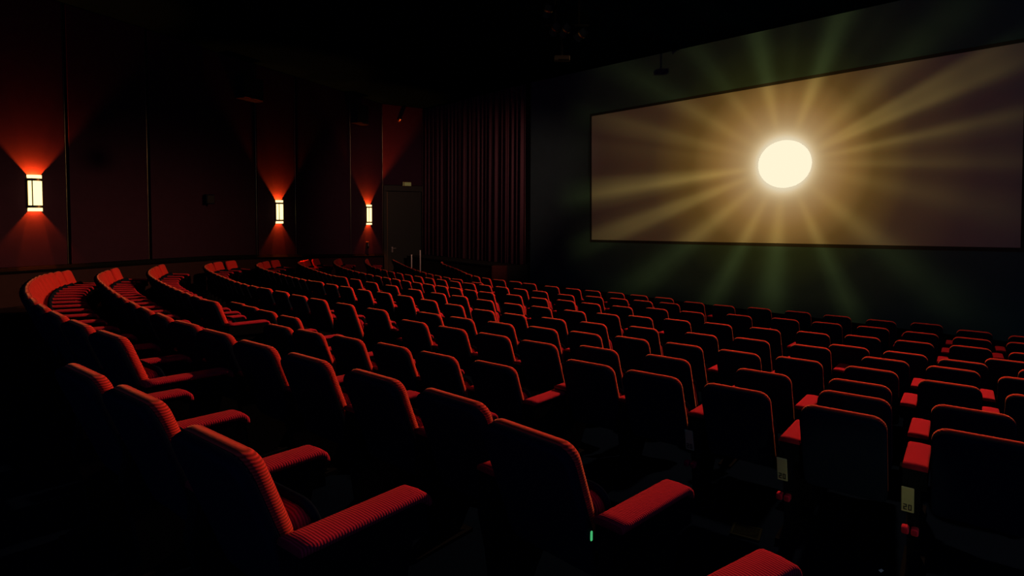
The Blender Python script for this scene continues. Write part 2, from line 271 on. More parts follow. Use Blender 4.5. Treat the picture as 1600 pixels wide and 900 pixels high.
def ordinal(n):
    w = 'first second third fourth fifth sixth seventh eighth ninth tenth eleventh twelfth thirteenth fourteenth fifteenth sixteenth seventeenth eighteenth nineteenth twentieth'.split()
    if n <= 20: return w[n - 1]
    t = {2: 'twenty', 3: 'thirty'}[n // 10]
    return ({2: 'twentieth', 3: 'thirtieth'}[n // 10]) if n % 10 == 0 else t + '-' + w[n % 10 - 1]
TXT = {
 'F': ('red cinema seat, {} from the red wall in the row nearest the screen', 'seats in the row nearest the screen'),
 'R10': ('red cinema seat, {} from the red wall in the short second row from the screen', 'seats in the second row'),
 'R9': ('red cinema seat, {} from the red wall in the third row from the screen', 'seats in the third row'),
 'R8': ('red cinema seat, {} from the red wall in the fourth row from the screen', 'seats in the fourth row'),
 'R7': ('red cinema seat, {} from the red wall in the fifth row from the screen', 'seats in the fifth row'),
 'R6': ('red cinema seat, {} from the red wall in the sixth row from the screen', 'seats in the sixth row'),
 'W': ('red cinema seat, {} from the left in the short block continuing the sixth row', 'seats continuing the sixth row'),
 'Z': ('lone red cinema seat between the fifth and sixth rows at the right edge', None),
 'R5': ('red cinema seat, {} from the red wall in the seventh row from the screen', 'seats in the seventh row, wall side'),
 'T': ('red cinema seat, {} from the left in the long middle block of the seventh row', 'seats in the seventh row, middle block'),
 'W2': ('red cinema seat, {} from the left in the three-seat block behind the sixth row', 'seats in the three-seat block behind the sixth row'),
 'R4': ('red cinema seat, {} from the red wall in the eighth row from the screen', 'seats in the eighth row, wall side'),
 'P': ('red cinema seat, {} from the left in the four-seat block ending the eighth row', 'seats in the four-seat block ending the eighth row'),
 'G': ('red cinema seat, {} from the left in the middle block of the eighth row', 'seats in the eighth row, middle block'),
 'V': ('red cinema seat, {} from the left in the three-seat block ahead of the wide seats', 'seats in the three-seat block ahead of the wide seats'),
 'Q': ('red cinema seat, {} from the left in the six-seat ninth row before the aisle', 'seats in the ninth row, left of the aisle'),
 'X': ('large black-backed red seat, {} from the aisle in the nearest row across it', 'seats in the nearest row right of the aisle'),
 'R3': ('red cinema seat, {} from the red wall in the long row ending at the aisle', 'seats in the long row ending at the aisle'),
 'R2': ('red cinema seat, {} from the red wall in the second row from the back', 'seats in the second row from the back'),
 'R1': ('red cinema seat, {} from the left in the back row, dark and closest', 'seats in the back row'),
}
RIGHT_ARM_END = {'R1', 'R2', 'R3', 'R4', 'P', 'Q', 'R5', 'R6', 'T', 'G', 'R9', 'R10'}
seat_pts = []
for key, lst in ROWS.items():
    for i, (x, y, z, ang) in enumerate(lst):
        base = z + EYE - 1.0
        seat_pts.append((x, y, base))
        a = R(ang)
        step_l = math.hypot(x - lst[i - 1][0], y - lst[i - 1][1]) if i else .665
        far = y > 13.5
        t = empty('theatre_chair', (x, y, base), -a)
        lab, grp = TXT[key]
        lab = lab.format(ordinal(i + 1))
        if key == 'R3' and i == len(lst) - 1: lab = 'red end seat by the aisle with wide armrest and green glint'
        tag(t, lab, 'chair', grp)
        link('backrest', BACK, t); link('back_shell', SHELL, t)
        link('seat_cushion', CUSH, t)
        link('seat_pan', PAN, t)
        def arm(dx):
            link('armrest', ARM, t, (dx, 0, 0))
            s = link('standard', STD, t, (dx, 0, 0))
            if key == 'X' and i >= 2:
                p = link('number_plate', PLATE, s)
                p['label'] = 'pale plate with a small dark number'
                link('cushion_tip', KNUC, s)
                link('plate_number', MARK, s)
        arm(-max(.30, min(.335, step_l / 2)))
        if key in RIGHT_ARM_END and i == len(lst) - 1: arm(.36 if key == 'R3' else .335)
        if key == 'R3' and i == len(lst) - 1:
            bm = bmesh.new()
            add_box(bm, (.262, .10, .590), (.270, .112, .632), Matrix.Translation((0, 0, 0)), .005, 2)  # green glint on the seat bracket, put in as a glowing strip
            mk = mesh_obj('glint_strip', bm, M_green, t); mk['label'] = 'small glowing green glint'

# ------------------------------------------------------------------ setting
# left wall line in plan
W0 = Vector((-13.07, 15.98)); WD = Vector((.356, .934)).normalized(); WN = Vector((WD.y, -WD.x))   # WN points into the hall
def wall_s(px, py=380):
    d = ray(px, py)
    # (W0 + s WD) x d = 0
    return (d.x * W0.y - d.y * W0.x) / (d.y * WD.x - d.x * WD.y)
def wpt(s, off=0): p = W0 + WD * s + WN * off; return p
def wheight(px, py):
    p = wpt(wall_s(px, py)); d = ray(px, py); return EYE + d.z * p.y / d.y
CEIL = EYE + 5.85
wall_rot = math.atan2(WD.y, WD.x)          # local x along the wall, local -y into the hall
def wm(s, off, z): p = wpt(s, off); return Matrix.Translation((p.x, p.y, z)) @ Matrix.Rotation(wall_rot, 4, 'Z')
JOINTS = [-420, -60, 101, 228, 318, 400, 461, 547, 597]
RAIL = [(-420, 440), (-60, 427), (0, 424), (110, 417), (232, 409), (320, 404), (400, 402), (597, 399.5), (612, 399.3)]
rail_s = [(wall_s(a, b), wheight(a, b)) for a, b in RAIL]
def rail_z(s):
    for (s0, z0), (s1, z1) in zip(rail_s[:-1], rail_s[1:]):
        if s <= s1: return z0 + (z1 - z0) * (s - s0) / (s1 - s0)
    return rail_s[-1][1]
S_END = wall_s(597)
S0 = wall_s(-420)
STEP = wall_s(318)
bm = box((S0 - 6, 0, -2.2), (S_END + 3.6, .3, CEIL + .3), wm(0, 0, 0))
wall = tag(mesh_obj('wall_left', bm, M_joint), 'dark red panelled side wall with three glowing lamps', kind='structure')
for j, (a, b) in enumerate(zip(JOINTS[:-1], JOINTS[1:])):
    s0, s1 = wall_s(a) + .06, wall_s(b) - .06
    th = .20 if b <= 318 else .06
    bm = bmesh.new()
    vs = []
    for s, z in ((s0, rail_z(s0) + .10), (s1, rail_z(s1) + .10), (s1, CEIL - .02), (s0, CEIL - .02)):
        vs.append((s, z))
    f0 = [bm.verts.new((s, -th, z)) for s, z in vs]; f1 = [bm.verts.new((s, 0, z)) for s, z in vs]
    bm.faces.new(f0)
    for i in range(4): bm.faces.new((f0[i], f1[i], f1[(i + 1) % 4], f0[(i + 1) % 4]))
    bmesh.ops.recalc_face_normals(bm, faces=bm.faces)
    bmesh.ops.transform(bm, matrix=wm(0, 0, 0), verts=bm.verts)
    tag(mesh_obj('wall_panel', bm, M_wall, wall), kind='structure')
    # dado board under the rail
    bm = bmesh.new()
    vs = [(s0 - .06, -1.9), (s1 + .06, -1.9), (s1 + .06, rail_z(s1 + .06) - .05), (s0 - .06, rail_z(s0 - .06) - .05)]
    f0 = [bm.verts.new((s, -th, z)) for s, z in vs]; f1 = [bm.verts.new((s, 0, z)) for s, z in vs]
    bm.faces.new(f0)
    for i in range(4): bm.faces.new((f0[i], f1[i], f1[(i + 1) % 4], f0[(i + 1) % 4]))
    bmesh.ops.recalc_face_normals(bm, faces=bm.faces)
    bmesh.ops.transform(bm, matrix=wm(0, 0, 0), verts=bm.verts)
    tag(mesh_obj('dado_board', bm, M_dado, wall), kind='structure')
# dado rail
bm = bmesh.new()
prev = None
pts = [(s, z, (.26 if s < STEP else .12)) for s, z in rail_s] 
k = [i for i, q in enumerate(pts) if q[0] >= STEP - 1e-3][0]
pts = pts[:k] + [(STEP - .02, rail_z(STEP), .26), (STEP + .02, rail_z(STEP), .12)] + [q for q in pts[k:] if q[0] > STEP + .05]
for s, z, d in pts:
    q = [bm.verts.new((s, y, z + dz)) for y, dz in ((0, -.06), (-d, -.06), (-d - .02, 0), (-d, .09), (0, .09))]
    if prev:
        for i in range(4): bm.faces.new((prev[i], prev[i + 1], q[i + 1], q[i]))
    prev = q
bmesh.ops.recalc_face_normals(bm, faces=bm.faces)
bmesh.ops.transform(bm, matrix=wm(0, 0, 0), verts=bm.verts)
tag(mesh_obj('trim_1', bm, M_joint), 'black rail along the side wall above the seats', kind='structure')
n = 2
for a in JOINTS[2:]:
    s = wall_s(a); zb = rail_z(s) + .1
    bm = bmesh.new(); d = .13 if a < 318 else .05
    add_lathe(bm, [(.018, zb), (.018, CEIL - .03)], 10, (s, -d, 0))
    bmesh.ops.transform(bm, matrix=wm(0, 0, 0), verts=bm.verts)
    tag(mesh_obj('trim_%d' % n, bm, M_trim, None, True), 'thin bronze strip in a joint of the red wall panels', kind='structure'); n += 1

# door wall, beyond the last panel
PA = wpt(S_END); PB = at(667, 380, 33.4).xy
DD = (PB - PA).normalized(); DL = (PB - PA).length; drot = math.atan2(DD.y, DD.x)
def dm(s, off, z):
    p = PA + DD * s + Vector((DD.y, -DD.x)) * off
    return Matrix.Translation((p.x, p.y, z)) @ Matrix.Rotation(drot, 4, 'Z')
def dpt(px, py):
    d = ray(px, py)
    s = (d.x * PA.y - d.y * PA.x) / (d.y * DD.x - d.x * DD.y); p = PA + DD * s
    return s, EYE + d.z * p.y / d.y
FLO = EYE - 3.15                          # floor by the stage
s0, ztop = dpt(598, 292); s1, _ = dpt(664, 292)
bm = bmesh.new(); add_box(bm, (.02, 0, FLO - .2), (DL + .1, .25, CEIL + .2), dm(0, 0, 0))
tag(mesh_obj('wall_front_left', bm, M_joint), 'wall around the exit door', kind='structure')
bm = box((0.05, -.06, ztop + .12), (DL - .02, 0.0, CEIL - .02), dm(0, 0, 0))
tag(mesh_obj('wall_door_panel', bm, M_wall), 'dark red wall panel above the exit door', kind='structure')
sl, zl = dpt(604, 299); sr, _ = dpt(657, 299)
door = tag(mesh_obj('door_1', box((sl, -.035, FLO - .05), (sr, .02, zl), dm(0, .03, 0), .004, 1), M_door), 'dark green-black exit door with a small steel handle', 'door', kind='structure')
bm = bmesh.new()
add_box(bm, (s0, -.12, FLO - .05), (sl - .02, .02, ztop + .1), dm(0, 0, 0), .01, 1); add_box(bm, (sr + .02, -.12, FLO - .05), (s1, .02, ztop + .1), dm(0, 0, 0), .01, 1)
add_box(bm, (s0, -.13, zl + .02), (s1, .02, ztop + .1), dm(0, 0, 0), .01, 1)
mesh_obj('door_frame', bm, M_door, door)
bm = bmesh.new(); add_box(bm, (sl - .03, -.10, FLO), (sl + .005, -.06, zl - .03), dm(0, 0, 0))
mesh_obj('edge_strip', bm, M_steel if False else M_brass, door)
hs, hz = dpt(612, 388)
bm = bmesh.new()
add_box(bm, (hs - .05, -.02, hz - .22), (hs + .05, 0, hz + .10), dm(0, .07, 0), .01, 1)
add_box(bm, (hs - .04, -.09, hz - .02), (hs + .20, -.06, hz + .03), dm(0, .06, 0), .012, 2)
add_box(bm, (hs - .04, -.08, hz - .02), (hs - .0, .0, hz + .03), dm(0, .06, 0), .008, 1)
mesh_obj('door_handle', bm, M_steel, door)

# sign above the door
sa, za = dpt(627.5, 284); sb, zb_ = dpt(641, 291.5)
t = tag(empty('exit_sign', (*(PA + DD * ((sa + sb) / 2)), (za + zb_) / 2), drot), 'small yellowed sign box on the wall above the dark door', 'sign')
w_, h_ = (sb - sa) / 2, (za - zb_) / 2
mesh_obj('sign_case', box((-w_, -.14, -h_), (w_, -.062, h_), None, .012, 2), M_brass, t)
bm = box((-w_ + .10, -.15, -h_ + .03), (w_ - .02, -.135, h_ - .03))
mesh_obj('sign_face', bm, M_sign, t)
mesh_obj('sign_edge', box((-w_ + .01, -.15, -h_ + .03), (-w_ + .05, -.135, h_ - .03)), M_sign, t)

# ------------------------------------------------------------------ wall lamps
def sconce(px, ytop, ybot, lab, e_up, e_dn):
    s = wall_s(px); p = wpt(s); off = .20 if px < 318 else .06
    zt, zb = wheight(px, ytop), wheight(px, ybot)
    H = zt - zb; q = wpt(s, off)
    t = tag(empty('wall_lamp', (q.x, q.y, zb), wall_rot), lab, 'lamp', 'glowing wall lamps')
    r = .167
    def half(prof, n=18): return add_lathe(bmesh.new(), prof, n, (0, 0, 0), math.pi, 2 * math.pi)
    def sc(bm, k=1.15): bmesh.ops.scale(bm, vec=(1, k, 1), verts=bm.verts); return bm
    mesh_obj('back_plate', box((-r - .02, -.012, .05), (r + .02, 0, H - .05), None, .006, 1), M_brass, t)
    # frosted glass half cylinder, open at both ends
    g = sc(half([(r, 0), (r, H), (r - .006, H), (r - .006, 0), (r, 0)]))
    mesh_obj('glass_shade', g, M_glass, t, True)
    for z in (.09, H - .16):
        mesh_obj('ring', sc(half([(r + .002, z), (r + .022, z), (r + .022, z + .068), (r + .002, z + .068), (r + .002, z)])), M_brass, t)
    bm = bmesh.new()
    for a in (R(226), R(352), R(188)):
        m = Matrix.Rotation(a, 4, 'Z')
        add_box(bm, (r + .0, -.012, .09), (r + .016, .012, H - .09), Matrix.Diagonal((1, 1.15, 1, 1)) @ m)
    mesh_obj('upright', bm, M_brass, t)
    for nm, dz, e in (('up', H - .20, e_up), ('down', .20, e_dn)):
        L = bpy.data.lights.new('lamp_bulb_' + nm, 'POINT'); L.energy = e; L.color = (1, .085, .006); L.shadow_soft_size = .02
        o = bpy.data.objects.new('lamp_bulb', L); COL.objects.link(o); o.parent = t; o.location = (0, -.045, dz)
sconce(48, 274, 330, 'brass and glass wall lamp nearest the viewer, glowing at the far left', 2200, 800)
sconce(434, 313, 349, 'middle glowing wall lamp, between two bronze strips', 2200, 800)
sconce(574, 320, 351, 'glowing wall lamp nearest the dark exit door', 2200, 800)

# wall speakers, small box, switch plate, camera
def wall_box(name, px, py, w, h, d, lab, cat, mats, face=True):
    s = wall_s(px); off = .22 if px < 319 else .06
    q = wpt(s, off); z = wheight(px, py)
    t = tag(empty(name, (q.x, q.y, z), wall_rot), lab, cat)
    mesh_obj('cabinet', box((-w / 2, -d, -h / 2), (w / 2, 0, h / 2), None, .02, 2), mats[0], t)
    mesh_obj('grille', box((-w / 2 + .03, -d - .012, -h / 2 + .03), (w / 2 - .03, -d + .002, h / 2 - .03), None, .006, 1), mats[1], t)
    return t
wall_box('wall_speaker', 385, 141, 1.0, .85, .42, 'black speaker box high on the red wall, left of the middle lamp', 'speaker', (M_shell, M_stage))
wall_box('wall_speaker', 556, 180, .95, .95, .42, 'black speaker box high on the red wall above the far lamp', 'speaker', (M_shell, M_stage))
wall_box('junction_box', 318, 311.5, .36, .34, .16, 'small black box on the red wall, between two lamps', 'box', (M_shell, M_stage))
t = wall_box('switch_plate', 572, 383, .24, .36, .05, 'small dark switch plate under the far wall lamp', 'switch', (M_brass, M_black))
mesh_obj('rocker', box((-.02, -.08, -.06), (.03, -.05, .08), None, .006, 1), M_steel, t)
s, z = dpt(621, 187)
q = PA + DD * s + Vector((DD.y, -DD.x)) * .06
t = tag(empty('security_camera', (q.x, q.y, z), drot), 'tiny camera high on the red wall above the exit door', 'camera')
mesh_obj('mount', box((-.05, -.10, -.03), (.05, 0, .05), None, .01, 1), M_black, t)
bm = add_lathe(bmesh.new(), [(.0, -.16), (.07, -.16), (.08, -.12), (.08, .10), (.06, .13), (0, .13)], 14, mtx=Matrix.Translation((.05, -.16, -.02)) @ Matrix.Rotation(R(70), 4, 'X'))
mesh_obj('body', bm, M_steel, t, True)
mesh_obj('lens', add_lathe(bmesh.new(), [(0, .165), (.05, .165), (.05, .12)], 12, mtx=Matrix.Translation((.05, -.16, -.02)) @ Matrix.Rotation(R(70), 4, 'X')), M_shell, t)

# ------------------------------------------------------------------ screen and front wall
TL, BL = at(926, 182, 24.0), at(926, 374.5, 24.0)
BR, TR = at(1595, 387, 14.38), at(1602.5, 66.5, 14.38)
SX = Vector((BR.x - BL.x, BR.y - BL.y, 0)).normalized()
SN = Vector((SX.y, -SX.x, 0))                                # out of the screen into the hall
if SN.y > 0: SN = -SN
PLp = BL.copy(); PLp.z = 0
def scr(px, py):
    """sight line met with the screen plane -> (u along the screen, z)"""
    d = ray(px, py); o = Vector((0, 0, EYE)); k = (PLp - o).dot(SN) / d.dot(SN); p = o + d * k
    return (p - PLp).dot(SX), p.z
def sp(u, z, off=0): return PLp + SX * u + SN * off + Vector((0, 0, z))
cu, cz = scr(1226.5, 256.5)
quad = [scr(926, 374.5), scr(1595, 387), scr(1602.5, 66.5), scr(926, 182)]
scr_t = tag(empty('cinema_screen', sp(cu, quad[0][1])), 'wide cinema screen with a bright sunburst projected on it', 'screen')
def to_local(o, t):
    o.parent = t; o.matrix_parent_inverse = Matrix.Translation(t.location).inverted()
bm = bmesh.new()
NA = 64
c = bm.verts.new(sp(cu, cz, .06))
RAD = .78
ring = [bm.verts.new(sp(cu + RAD * 1.05 * math.cos(2 * math.pi * i / NA), cz + RAD * .95 * math.sin(2 * math.pi * i / NA), .06)) for i in range(NA)]
for i in range(NA):
    f = bm.faces.new((c, ring[i], ring[(i + 1) % NA])); f.material_index = 1
# outer cloth: walk the quad boundary at the same angles
def edge_hit(a):
    dx, dz = math.cos(a), math.sin(a); best = 1e9
    for (u0, z0), (u1, z1) in zip(quad, quad[1:] + quad[:1]):
        ex, ez = u1 - u0, z1 - z0; den = dx * ez - dz * ex
        if abs(den) < 1e-9: continue
        tt = ((u0 - cu) * ez - (z0 - cz) * ex) / den; ss = ((u0 - cu) * dz - (z0 - cz) * dx) / den
        if tt > 0 and -1e-6 <= ss <= 1 + 1e-6: best = min(best, tt)
    return cu + dx * best, cz + dz * best
angs = sorted([(2 * math.pi * i / NA) for i in range(NA)])
outer = [edge_hit(a) for a in angs]
ov = [bm.verts.new(sp(u, z, .06)) for u, z in outer]
for i in range(NA): bm.faces.new((ring[i], ov[i], ov[(i + 1) % NA], ring[(i + 1) % NA]))
# true corners
for (u, z) in quad:
    a = math.atan2(z - cz, u - cu) % (2 * math.pi); i = int(a / (2 * math.pi) * NA)
    v = bm.verts.new(sp(u, z, .06)); bm.faces.new((ov[i], v, ov[(i + 1) % NA]))
bmesh.ops.recalc_face_normals(bm, faces=bm.faces)
bm.normal_update()
if sum(f.normal.dot(SN) for f in bm.faces) < 0: bmesh.ops.reverse_faces(bm, faces=bm.faces)
o = mesh_obj('screen_cloth', bm, [M_screen, M_disc]); to_local(o, scr_t)
bm = bmesh.new()
fr = .10
big = [(quad[0][0] - fr, quad[0][1] - fr), (quad[1][0] + fr, quad[1][1] - fr), (quad[2][0] + fr, quad[2][1] + fr), (quad[3][0] - fr, quad[3][1] + fr)]
qi = [(quad[0][0] + .01, quad[0][1] + .01), (quad[1][0] - .01, quad[1][1] + .01), (quad[2][0] - .01, quad[2][1] - .01), (quad[3][0] + .01, quad[3][1] - .01)]
A = [bm.verts.new(sp(u, z, .0)) for u, z in big]; B = [bm.verts.new(sp(u, z, .055)) for u, z in big]; Cc = [bm.verts.new(sp(u, z, .055)) for u, z in qi]
for i in range(4):
    j = (i + 1) % 4
    bm.faces.new((A[i], A[j], B[j], B[i])); bm.faces.new((B[i], B[j], Cc[j], Cc[i]))
bm.faces.new(A)
bmesh.ops.recalc_face_normals(bm, faces=bm.faces)
o = mesh_obj('masking_frame', bm, M_stage); to_local(o, scr_t)
u0, _ = scr(826, 300); u1 = quad[1][0] + 4
bm = bmesh.new()
vs = [sp(u0, FLO - .3, -.02), sp(u1, FLO - .3, -.02), sp(u1, CEIL + .2, -.02), sp(u0, CEIL + .2, -.02)]
vb = [v - SN * .25 for v in vs]
a = [bm.verts.new(v) for v in vs]; b = [bm.verts.new(v) for v in vb]
bm.faces.new(a); bm.faces.new(b[::-1])
for i in range(4): bm.faces.new((a[i], b[i], b[(i + 1) % 4], a[(i + 1) % 4]))
bmesh.ops.recalc_face_normals(bm, faces=bm.faces)
tag(mesh_obj('wall_front', bm, M_front), 'dark greenish wall around the cinema screen', kind='structure')

# curtain with folds from the door wall to the front wall
CA = Vector((PB.x, PB.y)); CBp = sp(u0, 0); CB = Vector((CBp.x, CBp.y))
cd = (CB - CA).normalized(); cl = (CB - CA).length; cn = Vector((cd.y, -cd.x))
zc0 = at(740, 404, (CA.y + CB.y) / 2).z
bm = bmesh.new(); N = 420
low, top = [], []
ph = 0
for i in range(N + 1):
    s = cl * i / N
    f = .10 * math.sin(s * 17 + 1.2 * math.sin(s * 2.3)) + .05 * math.sin(s * 41 + 2) + .04 * math.sin(s * 5.1)
    p = CA + cd * s + cn * (.25 + f)
    low.append(bm.verts.new((p.x, p.y, zc0))); top.append(bm.verts.new((p.x - cn.x * f * .3, p.y - cn.y * f * .3, CEIL - .1)))
for i in range(N): bm.faces.new((low[i], low[i + 1], top[i + 1], top[i]))
o = mesh_obj('stage_curtain', bm, M_curt, None, True)
md = o.modifiers.new('thickness', 'SOLIDIFY'); md.thickness = .02
tag(o, 'tall dark maroon curtain in narrow folds between the exit door and screen', 'curtain')
bm = bmesh.new()
add_box(bm, (-.1, 0, FLO - .3), (cl + .1, .2, CEIL + .2), Matrix.Translation((CA.x, CA.y, 0)) @ Matrix.Rotation(math.atan2(cd.y, cd.x), 4, 'Z'))
tag(mesh_obj('wall_back_of_curtain', bm, M_joint), 'black wall behind the curtain', kind='structure')
# stage platform
bm = bmesh.new()
cm = Matrix.Translation((CA.x, CA.y, 0)) @ Matrix.Rotation(math.atan2(cd.y, cd.x), 4, 'Z')
add_box(bm, (.4, -1.5, FLO - .1), (cl - .05, -.02, zc0 - .01), cm, .01, 1)
add_box(bm, (.4, -1.53, zc0 - .07), (cl - .05, -1.45, zc0 - .005), cm, .01, 1)
tag(mesh_obj('stage', bm, M_stage), 'low black stage platform under the curtain', 'stage', kind='structure')
pb0, pb1 = at(768, 416, 25.6), at(790, 434, 25.6)
t = tag(empty('floor_speaker', ((pb0.x + pb1.x) / 2, 25.6, FLO), R(-10)), 'dull brown box standing on the floor before the stage', 'box')
hw = (pb1.x - pb0.x) / 2
mesh_obj('cabinet', box((-hw, 0, 0), (hw, .5, pb0.z - FLO), None, .015, 2), M_box, t)
mesh_obj('grille', box((-hw + .04, -.015, .06), (hw - .04, .0, pb0.z - FLO - .05), None, .005, 1), M_box, t)
# steel posts by the front row
for px, py, lab in ((643, 398, 'thin bright steel post in front of the exit door'), (656.5, 391, 'taller dim steel post right beside the exit door')):
    p = at(px, py, 27.5)
    t = tag(empty('barrier_post', (p.x, p.y, FLO)), lab, 'post')
    mesh_obj('pole', add_lathe(bmesh.new(), [(0, 0), (.028, 0), (.028, p.z - FLO - .03), (.036, p.z - FLO - .02), (.036, p.z - FLO), (0, p.z - FLO)], 12), M_post, t, True)
    mesh_obj('base', add_lathe(bmesh.new(), [(0, 0), (.16, 0), (.16, .015), (.05, .035), (0, .035)], 20), M_black, t, True)

# ------------------------------------------------------------------ floor and ceiling
def floor_h(x, y):
    num = den = 0
    ds = sorted(((x - a) ** 2 + (y - b) ** 2, c) for a, b, c in seat_pts)[:6]
    for d, c in ds:
        w = 1 / (d + .02) ** 2; num += w * c; den += w
    h = num / den
    d0 = math.sqrt(ds[0][0])
    if y > 18 or x + y > 24:
        k = min(1, max(0, (d0 - .8) / 2)); h = h * (1 - k) + FLO * k
    return h
bm = bmesh.new()
NX, NY = 84, 96
X0, X1, Y0, Y1 = -18, 16.5, -1.5, 36
grid = [[None] * (NX + 1) for _ in range(NY + 1)]
for j in range(NY + 1):
    for i in range(NX + 1):
        x = X0 + (X1 - X0) * i / NX; y = Y0 + (Y1 - Y0) * j / NY
        grid[j][i] = bm.verts.new((x, y, floor_h(x, y)))
for j in range(NY):
    for i in range(NX): bm.faces.new((grid[j][i], grid[j][i + 1], grid[j + 1][i + 1], grid[j + 1][i]))
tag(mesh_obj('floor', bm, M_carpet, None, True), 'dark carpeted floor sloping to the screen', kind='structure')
bm = box((-22, -2, CEIL), (20, 40, CEIL + .2))
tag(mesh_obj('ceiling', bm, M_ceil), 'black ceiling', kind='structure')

bm = box((16.2, -1, -2), (16.5, 34, CEIL + .1))
tag(mesh_obj('wall_right', bm, M_stage), 'black side wall at the far right', kind='structure')

# hanging spotlight rig
t0 = at(880, 14, 16.2)
t = tag(empty('spotlight_rig', (t0.x, t0.y, CEIL)), 'dark cluster of spotlights hanging from the ceiling left of the screen', 'spotlight')
def rel(px, py): p = at(px, py, 16.2); return p.x - t0.x, p.z - CEIL
bm = bmesh.new()
for px in (868, 905):
    x, z = rel(px, 40); add_lathe(bm, [(.03, z), (.03, 0)], 10, (x, 0, 0))
x0_, z0_ = rel(852, 40); x1_, z1_ = rel(920, 40)
add_box(bm, (x0_, -.03, z0_ - .03), (x1_, .03, z0_ + .03))
mesh_obj('hanging_bar', bm, M_black, t)
for px, py, tilt, yaw in ((856, 18, 40, 20), (868, 46, 60, 25), (884, 48, 55, 35), (908, 55, 65, 45)):
    x, z = rel(px, py)
    mtx = Matrix.Translation((x, -.1, z)) @ Matrix.Rotation(R(yaw), 4, 'Z') @ Matrix.Rotation(R(tilt), 4, 'X')
    h = mesh_obj('spot_head', add_lathe(bmesh.new(), [(0, .16), (.09, .16), (.11, .10), (.11, -.16), (.125, -.17), (.125, -.19), (.10, -.19), (.10, -.12), (0, -.12)], 16, mtx=mtx), M_shell, t, True)
    mesh_obj('yoke', add_lathe(bmesh.new(), [(.118, -.02), (.128, -.02), (.128, .02), (.118, .02), (.118, -.02)], 16, mtx=mtx), M_brass, h)
xa, za_ = rel(866, 88); xb, zb2 = rel(890, 96)
mesh_obj('power_box', box((xa, -.12, zb2), (xb, .08, za_), None, .015, 2), M_stage, t)
mesh_obj('box_lip', box((xa + .1, -.135, zb2), (xb - .02, -.11, zb2 + .03), None, .005, 1), M_black, t)
bm = add_lathe(bmesh.new(), [(.025, za_ - .05), (.025, z0_)], 10, ((xa + xb) / 2, 0, 0)); mesh_obj('drop_pipe', bm, M_black, t)

# armrest end stand at the bottom edge, floor vent, scrap
pa = at(1180, 857, 1.95)                       # far inner corner of the pad
ang = R(54); fwd2 = Vector((math.sin(ang), math.cos(ang))); rgt2 = Vector((math.cos(ang), -math.sin(ang)))
ox, oy = pa.x - fwd2.x * .61 + rgt2.x * .068, pa.y - fwd2.y * .61 + rgt2.y * .068
t = tag(empty('armrest_stand', (ox, oy, pa.z - .690), -ang), 'padded red armrest on its own black stand at the bottom edge by the aisle', 'armrest')
link('armrest', ARM, t); link('standard', STD, t)
def on_floor(px, py):
    lo, hi = .8, 12.0
    for _ in range(40):
        y = (lo + hi) / 2; p = at(px, py, y)
        if p.z > floor_h(p.x, p.y): lo = y
        else: hi = y
    return p
pv = on_floor(1166, 833); fz = floor_h(pv.x, pv.y) + .004
t = tag(empty('floor_vent', (pv.x, pv.y, fz), -R(30)), 'small slatted metal vent in the dark floor beside the aisle', 'vent')
mesh_obj('vent_frame', (lambda b: (add_box(b, (-.10, -.09, 0), (.10, -.075, .012)), add_box(b, (-.10, .075, 0), (.10, .09, .012)), add_box(b, (-.10, -.075, 0), (-.085, .075, .012)), add_box(b, (.085, -.075, 0), (.10, .075, .012)), b)[-1])(bmesh.new()), M_vent, t)
bm = bmesh.new()
for i in range(9): add_box(bm, (-.085, -.07 + i * .0165, .001), (.085, -.062 + i * .0165, .009))
mesh_obj('slats', bm, M_vent, t)

ps = on_floor(1377, 893)
bm = bmesh.new()
pts_ = [(-.018, -.010, .004), (.004, -.013, .012), (.020, -.004, .003), (.016, .011, .010), (-.006, .013, .003), (-.020, .006, .011), (0, 0, .016)]
vs = [bm.verts.new(p) for p in pts_]
for i in range(6): bm.faces.new((vs[i], vs[(i + 1) % 6], vs[6]))
o = mesh_obj('paper_scrap', bm, M_paper, None, False, (ps.x, ps.y, floor_h(ps.x, ps.y)), .4)
md = o.modifiers.new('thickness', 'SOLIDIFY'); md.thickness = .002
tag(o, 'tiny crumpled pale paper scrap on the dark floor behind the nearest seats', 'paper')

# ------------------------------------------------------------------ light
w = bpy.data.worlds.new('World'); sc.world = w; w.use_nodes = True
w.node_tree.nodes['Background'].inputs[0].default_value = (.15, .34, 1.0, 1); w.node_tree.nodes['Background'].inputs[1].default_value = 0.16

# added unseen spot throwing the sunburst: it overfills the screen on to the wall
DIST = 25.0
PR = sp(cu, cz, .06) + SN * DIST
L = bpy.data.lights.new('burst_spot', 'SPOT'); L.energy = 84000; L.spot_size = R(44); L.spot_blend = .35; L.shadow_soft_size = .08
po = bpy.data.objects.new('burst_spot', L); COL.objects.link(po)
Zl = SN; Xl = SX; Yl = Zl.cross(Xl)
if Yl.z < 0: Xl = -Xl; Yl = -Yl
po.matrix_world = Matrix(((Xl.x, Yl.x, Zl.x, PR.x), (Xl.y, Yl.y, Zl.y, PR.y), (Xl.z, Yl.z, Zl.z, PR.z), (0, 0, 0, 1)))
flip = 1 if Xl.dot(SX) > 0 else -1
L.use_nodes = True
nt = L.node_tree; N_ = nt.nodes; K = nt.links
em = N_['Emission']
tc = N_.new('ShaderNodeTexCoord'); sx = N_.new('ShaderNodeSeparateXYZ'); K.new(tc.outputs['Normal'], sx.inputs[0])
def mth(op, a, b=None, clamp=False):
    n_ = N_.new('ShaderNodeMath'); n_.operation = op; n_.use_clamp = clamp
    for i, v in enumerate((a, b)):
        if v is None: continue
        if isinstance(v, (int, float)): n_.inputs[i].default_value = v
        else: K.new(v, n_.inputs[i])
    return n_.outputs[0]
az = mth('ABSOLUTE', sx.outputs['Z'])
